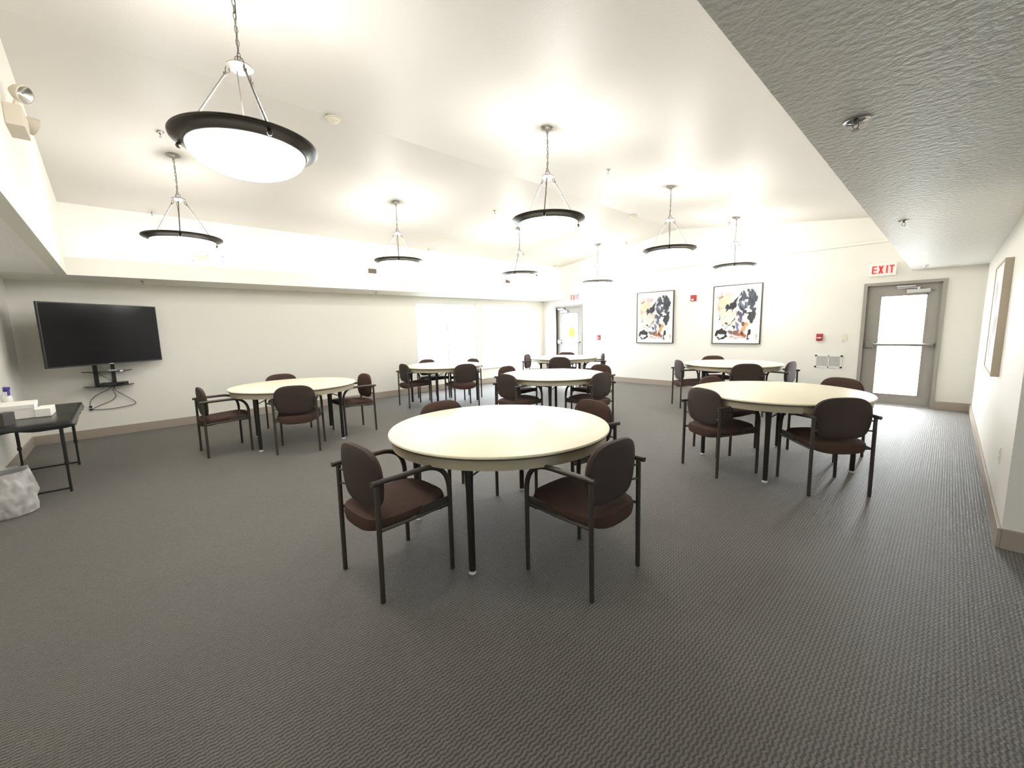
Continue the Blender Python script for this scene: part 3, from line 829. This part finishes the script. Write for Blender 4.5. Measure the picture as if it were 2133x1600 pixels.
# ------------------------------------------------------------------ things on the far wall
def pic_colour(u, v, seed):
    """flat printed abstract: u right, v up, both 0..1; returns linear rgb"""
    nx_ = noise.noise(Vector((u * 8, v * 8, seed))) * .04; ny_ = noise.noise(Vector((u * 8, v * 8, seed + 9))) * .04
    u2, v2 = u + nx_ + noise.noise(Vector((u * 24, v * 20, 3))) * .022, v + ny_ + noise.noise(Vector((u * 20, v * 26, 8))) * .018
    mot = noise.noise(Vector((u * 16, v * 12, 21)))
    col = Vector((.86, .85, .82))
    def ell(cx, cy, rx, ry, rot=0):
        c, s = math.cos(rot), math.sin(rot); dx, dy = u2 - cx, v2 - cy
        return ((dx * c + dy * s) / rx) ** 2 + ((-dx * s + dy * c) / ry) ** 2 < 1
    def seg(x0, y0, x1, y1, w_):
        dx, dy = x1 - x0, y1 - y0; t = max(0, min(1, ((u2 - x0) * dx + (v2 - y0) * dy) / (dx * dx + dy * dy)))
        return math.hypot(u2 - x0 - t * dx, v2 - y0 - t * dy) < w_
    gr = noise.noise(Vector((u * 30, v * 9, 5)))
    if ell(.25, .84, .20, .075, .1): col = Vector((.62, .56, .54))
    if ell(.16, .68, .08, .15): col = Vector((.66, .47, .33))
    if ell(.24, .74, .16, .09, .3): col = Vector((.80, .62, .46))
    if seg(.12, .80, .22, .83, .012): col = Vector((.34, .24, .12))
    if ell(.33, .50, .22, .17, .4): col = Vector((.70, .68, .60))
    if ell(.36, .40, .20, .09, -.2): col = Vector((.78, .76, .70))
    if ell(.74, .79, .20, .13, -.1) or ell(.84, .70, .085, .20, .1): col = Vector((.075, .09, .115)) * (1 + .9 * gr)
    if ell(.66, .66, .14, .10, -.5): col = Vector((.16, .18, .23)) * (1 + .7 * gr)
    if ell(.38, .65, .14, .052, .25) or seg(.30, .62, .55, .76, .045): col = Vector((.035, .038, .055))
    if seg(.27, .57, .36, .60, .014): col = Vector((.05, .045, .045))
    if ell(.70, .735, .042, .022, .2): col = Vector((.86, .88, .92))
    if ell(.73, .57, .075, .05): col = Vector((.80, .83, .88))
    if seg(.60, .60, .68, .54, .03): col = Vector((.07, .07, .10))
    if seg(.70, .515, .88, .525, .012): col = Vector((.02, .02, .03))
    if ell(.58, .45, .065, .09, .2): col = Vector((.17, .16, .24)) * (1 + .8 * gr)
    if ell(.83, .44, .09, .10, -.5): col = Vector((.07, .075, .07)) * (1 + gr)
    if seg(.72, .46, .82, .30, .012): col = Vector((.80, .80, .78))
    if ell(.66, .33, .055, .085, .1): col = Vector((.21, .13, .06))
    if seg(.62, .21, .74, .33, .03): col = Vector((.75, .42, .22))
    if seg(.50, .36, .55, .22, .018): col = Vector((.28, .28, .42))
    if seg(.24, .36, .34, .30, .008) or seg(.34, .30, .46, .38, .008) or seg(.12, .50, .14, .35, .008) or seg(.30, .29, .26, .24, .01): col = Vector((.06, .06, .06))
    if ell(.18, .155, .135, .075) and not ell(.17, .135, .07, .028): col = Vector((.045, .045, .05)) * (1 + gr)
    if seg(.14, .20, .20, .26, .02): col = Vector((.05, .05, .05))
    if ell(.50, .175, .18, .045, -.08): col = Vector((.30, .20, .17))
    if ell(.63, .145, .10, .04, -.2): col = Vector((.55, .22, .13))
    if ell(.62, .155, .035, .018, -.4): col = Vector((.10, .03, .02))
    if seg(.38, .105, .66, .08, .009): col = Vector((.68, .40, .32))
    if seg(.76, .18, .78, .06, .022) or ell(.80, .19, .05, .06, .3): col = Vector((.04, .045, .045))
    if ell(.93, .12, .018, .07): col = Vector((.70, .62, .50))
    if col.x < .84 and mot > .34: col = col.lerp(Vector((.85, .84, .82)), .75)
    elif col.x > .5 and u2 < .75 and .1 < v2 < .68 and u2 > .12 and mot < -.40: col = Vector((.10, .10, .11))
    if col.x < .84: col = Vector([c ** 1.25 * .82 for c in col])
    return [max(0, min(1, c)) for c in col]
def art_mesh(W, H):
    nu, nv = 78, 102
    me = bpy.data.meshes.new('art_print')
    vs = [(-W / 2 + W * i / nu, 0, H * j / nv) for j in range(nv + 1) for i in range(nu + 1)]
    fs = [(j * (nu + 1) + i, j * (nu + 1) + i + 1, (j + 1) * (nu + 1) + i + 1, (j + 1) * (nu + 1) + i) for j in range(nv) for i in range(nu)]
    me.from_pydata(vs, [], fs)
    ca = me.color_attributes.new('print', 'FLOAT_COLOR', 'POINT')
    buf = []
    for j in range(nv + 1):
        for i in range(nu + 1): buf += [*pic_colour(i / nu, j / nv, 1.7), 1]
    ca.data.foreach_set('color', buf)
    m = bpy.data.materials.new('printed_canvas'); m.use_nodes = True
    a = m.node_tree.nodes.new('ShaderNodeVertexColor'); a.layer_name = 'print'
    b = m.node_tree.nodes['Principled BSDF']; b.inputs['Roughness'].default_value = .6
    m.node_tree.links.new(a.outputs[0], b.inputs['Base Color'])
    me.materials.append(m); return me
PW, PH = .95, 1.24
ame = art_mesh(PW - .04, PH - .04)
for k, (xc, lab) in enumerate(((-4.975, 'left framed abstract painting in dark blues, ochre and rust'), (-3.135, 'right framed abstract painting in dark blues, ochre and rust'))):
    e = thing('framed_picture', lab + ', on the far wall', 'picture', (xc, YF, 1.032), 0, 'pair of abstract paintings on the far wall')
    bm = BM(); t = .014
    for a in ((-PW / 2, -PW / 2 + t, 0, PH), (PW / 2 - t, PW / 2, 0, PH), (-PW / 2 + t, PW / 2 - t, 0, t), (-PW / 2 + t, PW / 2 - t, PH - t, PH)):
        box(bm, a[0], a[1], -.045, -.004, a[2], a[3])
    finish(bm, 'frame', MT['picframe'], e)
    bm = BM(); box(bm, -PW / 2 + t, PW / 2 - t, -.03, -.004, t, PH - t); finish(bm, 'backing', MT['mount'], e)
    o = bpy.data.objects.new('painting', ame); C.objects.link(o); o.parent = e; o.location = (0, -.032, .02)

# picture on the right hand wall
e = thing('wall_canvas', 'deep tan edged picture on the right hand wall, seen almost edge on', 'picture', (XR, 6.03, .948))
bm = BM(); L2 = .52; t = .02
HH = 1.012
for a in ((-L2, -L2 + t, 0, HH), (L2 - t, L2, 0, HH), (-L2 + t, L2 - t, 0, t), (-L2 + t, L2 - t, HH - t, HH)):
    box(bm, -.052, 0, a[0], a[1], a[2], a[3])
finish(bm, 'frame', MT['canvasframe'], e)
bm = BM(); box(bm, -.046, -.01, -L2 + t, L2 - t, t, HH - t); cvs = finish(bm, 'canvas', MT['mount'], e)
bm = BM()
for (cy, cz, ry, rz) in ((.12, .72, .10, .14), (-.1, .45, .16, .10), (.2, .25, .08, .12)):
    vs = [bm.verts.new((-.0475, cy + ry * math.cos(a) * (1 + .2 * math.sin(3 * a)), cz + rz * math.sin(a))) for a in [i / 20 * 2 * PI for i in range(20)]]
    bm.faces.new(vs)
finish(bm, 'paint_patch', mat('muted_grey_paint', (.50, .47, .46), .7), cvs)

# fire alarm devices
e = thing('fire_alarm_strobe', 'red fire alarm strobe between the two framed pictures', 'fire alarm', (-4.05, YF, 2.055))
bm = BM(); box(bm, -.06, .06, -.045, 0, -.065, .065, bev=.006); finish(bm, 'housing', MT['red'], e)
bm = BM(); box(bm, -.035, .02, -.062, -.045, -.055, -.02, bev=.006); finish(bm, 'strobe_lens', MT['lens'], e)
def pull(x, lab):
    e = thing('fire_alarm_pull_station', lab, 'fire alarm', (x, YF, 1.17))
    bm = BM(); box(bm, -.045, .045, -.04, 0, -.065, .065, bev=.006); finish(bm, 'housing', MT['red'], e)
    bm = BM(); box(bm, -.035, .035, -.052, -.04, -.02, .0, bev=.003); finish(bm, 'pull_handle', MT['white'], e)
    bm = BM(); tube(bm, [(0, -.04, .035), (0, -.046, .035)], .008, 10); finish(bm, 'key_lock', MT['nickel'], e)
pull(-1.672, 'red fire alarm pull station right of the right picture, near the exit door')
pull(-6.60, 'red fire alarm pull station beside the far left door')
e = thing('light_switch', 'cream light switch between the pull station and the right exit door', 'light switch', (-1.30, YF, 1.165))
bm = BM(); box(bm, -.037, .037, -.006, 0, -.06, .06, bev=.002); finish(bm, 'cover_plate', MT['cream'], e)
bm = BM(); box(bm, -.007, .007, -.016, -.006, -.014, .014, bev=.002); finish(bm, 'toggle', MT['white'], e)

# return air grille low on the far wall
e = thing('air_grille', 'white louvred air grille low on the far wall, left of the exit door', 'air vent', (-1.512, YF, .722))
gw, gh = .205, .118
bm = BM()
for a in ((-gw, -gw + .028, -gh, gh), (gw - .028, gw, -gh, gh), (-gw, gw, -gh, -gh + .028), (-gw, gw, gh - .028, gh), (-.008, .008, -gh, gh)):
    box(bm, a[0], a[1], -.012, 0, a[2], a[3])
finish(bm, 'frame', MT['ventwhite'], e)
bm = BM(); box(bm, -gw + .02, gw - .02, -.002, -.0005, -gh + .02, gh - .02); finish(bm, 'backing', MT['vinside'], e)
sl = None
for k in range(24):
    x = -gw + .035 + k * (2 * gw - .07) / 23
    if abs(x) < .01: continue
    if sl is None:
        bm = BM(); box(bm, -.0025, .0025, -.010, -.002, -gh + .028, gh - .028); sl = finish(bm, 'slat', MT['ventwhite'], e, loc=(x, 0, 0))
    else:
        c = sl.copy(); C.objects.link(c); c.parent = e; c.location = (x, 0, 0)

# registers on the upper left wall
def register(y0, y1, z0, z1, dark, lab):
    e = thing('ceiling_register', lab, 'air vent', (XU, (y0 + y1) / 2, z0)); W = (y1 - y0) / 2; H = z1 - z0
    bm = BM()
    for a in ((-W, -W + .012, 0, H), (W - .012, W, 0, H), (-W, W, 0, .012), (-W, W, H - .012, H), (-.006, .006, 0, H)): box(bm, 0, .012, a[0], a[1], a[2], a[3])
    finish(bm, 'frame', MT['ventpale'], e)
    bm = BM(); box(bm, .0005, .003, -W + .01, 0, .01, H - .01); finish(bm, 'backing', MT['vinside'] if not dark else MT['ventdark'], e)
    bm = BM(); box(bm, .0005, .008, .006, W - .012, .012, H - .012); finish(bm, 'cover_plate', MT['ventpale'], e)
    n = 7; s0 = None
    for k in range(n):
        z = .018 + k * (H - .036) / (n - 1)
        if s0 is None:
            bm = BM(); box(bm, .003, .011, -W + .012, -.006, -.003, .003); s0 = finish(bm, 'slat', MT['ventdark'] if dark else MT['ventpale'], e, loc=(0, 0, z))
        else:
            c = s0.copy(); C.objects.link(c); c.parent = e; c.location = (0, 0, z)
register(.95, 1.34, 2.585, 2.69, False, 'pale wall register above the ledge over the television side table')
register(3.69, 4.07, 2.595, 2.71, True, 'wall register with a dark left half, below the second ledge side pendant')
register(7.35, 7.70, 2.62, 2.72, True, 'small far wall register above the ledge, before the far left corner')

# ------------------------------------------------------------------ ceiling fittings
def sprinkler(x, y, z, lab, tilt=0):
    e = thing('fire_sprinkler', lab, 'sprinkler', (x, y, z)); e.rotation_euler = (0, tilt, 0)
    bm = BM(); lathe(bm, [(0, 0), (.034, 0), (.036, -.003), (.030, -.008), (.014, -.010), (0, -.010)], 24); finish(bm, 'escutcheon', MT['chrome'], e, smooth=True)
    bm = BM(); tube(bm, [(0, 0, -.008), (0, 0, -.022)], .009, 10)
    for s in (-1, 1): tube(bm, [(s * .008, 0, -.02), (s * .011, 0, -.034), (s * .003, 0, -.048)], .0022, 6)
    lathe(bm, [(0, -.046), (.013, -.048), (.013, -.050), (0, -.050)], 12)
    finish(bm, 'sprinkler_head', MT['nickel'], e, smooth=True)
tl_ = math.atan(SL)
for x, y, lab in ((-5.6, .53, 'sprinkler on the vault, just left of the largest pendant'), (-5.6, 4.98, 'sprinkler on the vault, left of the central right row pendant'),
                  (-5.6, 9.25, 'farthest sprinkler on the left vault slope'), (-7.85, .54, 'sprinkler above the left ledge, beside the rods of the left pendant'),
                  (-7.85, 5.05, 'sprinkler above the left ledge, right of the second pendant'), (-7.85, 9.2, 'sprinkler in the far left corner of the vault')):
    sprinkler(x, y, zc(x), lab, -tl_)
for x, y, lab in ((-3.2, .50, 'sprinkler at the top edge of the picture, left of the chain'), (-3.2, 4.83, 'sprinkler on the right vault slope, between the near and middle right pendants'), (-3.2, 9.1, 'sprinkler beside the canopy of the last right row pendant')):
    sprinkler(x, y, zc(x), lab, tl_)
sprinkler(-.327, 4.744, ZB, 'sprinkler under the right soffit, above the exit sign')
sprinkler(-.32, 8.9, ZB, 'sprinkler under the right soffit, next to the far wall')
sprinkler(-8.03, 3.88, ZB, 'sprinkler under the left ledge, middle of the television wall')
sprinkler(-8.03, .35, ZB, 'sprinkler under the left ledge, above the television')
sprinkler(-4.20, -.445 - .05, ZB, 'sprinkler under the near soffit, at the left edge of the picture')
# black sprinkler escutcheon near the camera
e = thing('sprinkler_hole_fitting', 'chrome ringed sprinkler in a dark hole of the right soffit, nearest the camera', 'sprinkler', (-.326, 2.245, ZB))
bm = BM(); lathe(bm, [(.030, -.001), (.044, -.001), (.045, -.005), (.040, -.008), (.032, -.006)], 32, close=True); finish(bm, 'escutcheon', MT['chrome'], e, smooth=True)
bm = BM(); lathe(bm, [(0, -.0012), (.031, -.0012), (.031, -.003), (0, -.003)], 24); finish(bm, 'recess', MT['black'], e)
bm = BM(); tube(bm, [(0, 0, -.002), (0, 0, -.02)], .008, 10)
for s in (-1, 1): tube(bm, [(s * .007, 0, -.016), (s * .010, 0, -.028), (s * .003, 0, -.040)], .002, 6)
lathe(bm, [(0, -.038), (.014, -.040), (.014, -.042), (0, -.042)], 14); finish(bm, 'sprinkler_head', MT['nickel'], e, smooth=True)

for y, lab in ((1.83, 'cream smoke detector on the ridge, right of the largest pendant'), (7.65, 'cream smoke detector on the ridge at the far end of the ceiling')):
    e = thing('smoke_detector', lab, 'smoke detector', (XG, y, ZG - .008))
    bm = BM(); lathe(bm, [(0, 0), (.072, 0), (.075, -.006), (.072, -.014), (0, -.014)], 32); finish(bm, 'base_plate', MT['cream'], e, smooth=True)
    bm = BM(); lathe(bm, [(.056, -.014), (.054, -.03), (.040, -.042), (.018, -.045), (.014, -.050), (0, -.051)], 32); finish(bm, 'sensor_cover', MT['cream'], e, smooth=True)

# emergency light on the near face of the tray
e = thing('emergency_light', 'beige twin head emergency light at the left edge, high on the tray wall', 'emergency light', (-4.40, YT, 2.84))
bm = BM(); box(bm, -.14, .14, 0, .085, 0, .13, bev=.006); finish(bm, 'housing', MT['beigeplastic'], e)
def head(x, z, d, y=.09):
    d = Vector(d).normalized(); q = d.to_track_quat('Z', 'Y').to_matrix().to_4x4()
    mm = Matrix.Translation((x, y, z)) @ q
    bm = BM(); lathe(bm, [(0, -.075), (.022, -.07), (.045, -.04), (.058, 0), (.060, .012), (.054, .014), (.05, .006)], 28)
    bmesh.ops.transform(bm, matrix=mm, verts=bm.verts); h_ = finish(bm, 'lamp_head', MT['beigeplastic'], e, smooth=True)
    bm = BM(); lathe(bm, [(.053, .010), (.04, .002), (.02, -.012), (.006, -.018), (0, -.018)], 28)
    bmesh.ops.transform(bm, matrix=mm, verts=bm.verts); finish(bm, 'reflector', MT['chrome'], h_, smooth=True)
    bm = BM(); lathe(bm, [(.054, .011), (.04, .017), (.02, .021), (0, .022)], 28)
    bmesh.ops.transform(bm, matrix=mm, verts=bm.verts); finish(bm, 'lens', MT['glass'], h_, smooth=True)
    bm = BM(); tube(bm, [(x, y - .03, z - .03), (x, .05, .12)], .012, 8); finish(bm, 'bracket', MT['beigeplastic'], e, smooth=True)
head(.11, .21, (.55, .75, -.35), .10)
head(-.22, .13, (-.45, .85, -.25), .10)
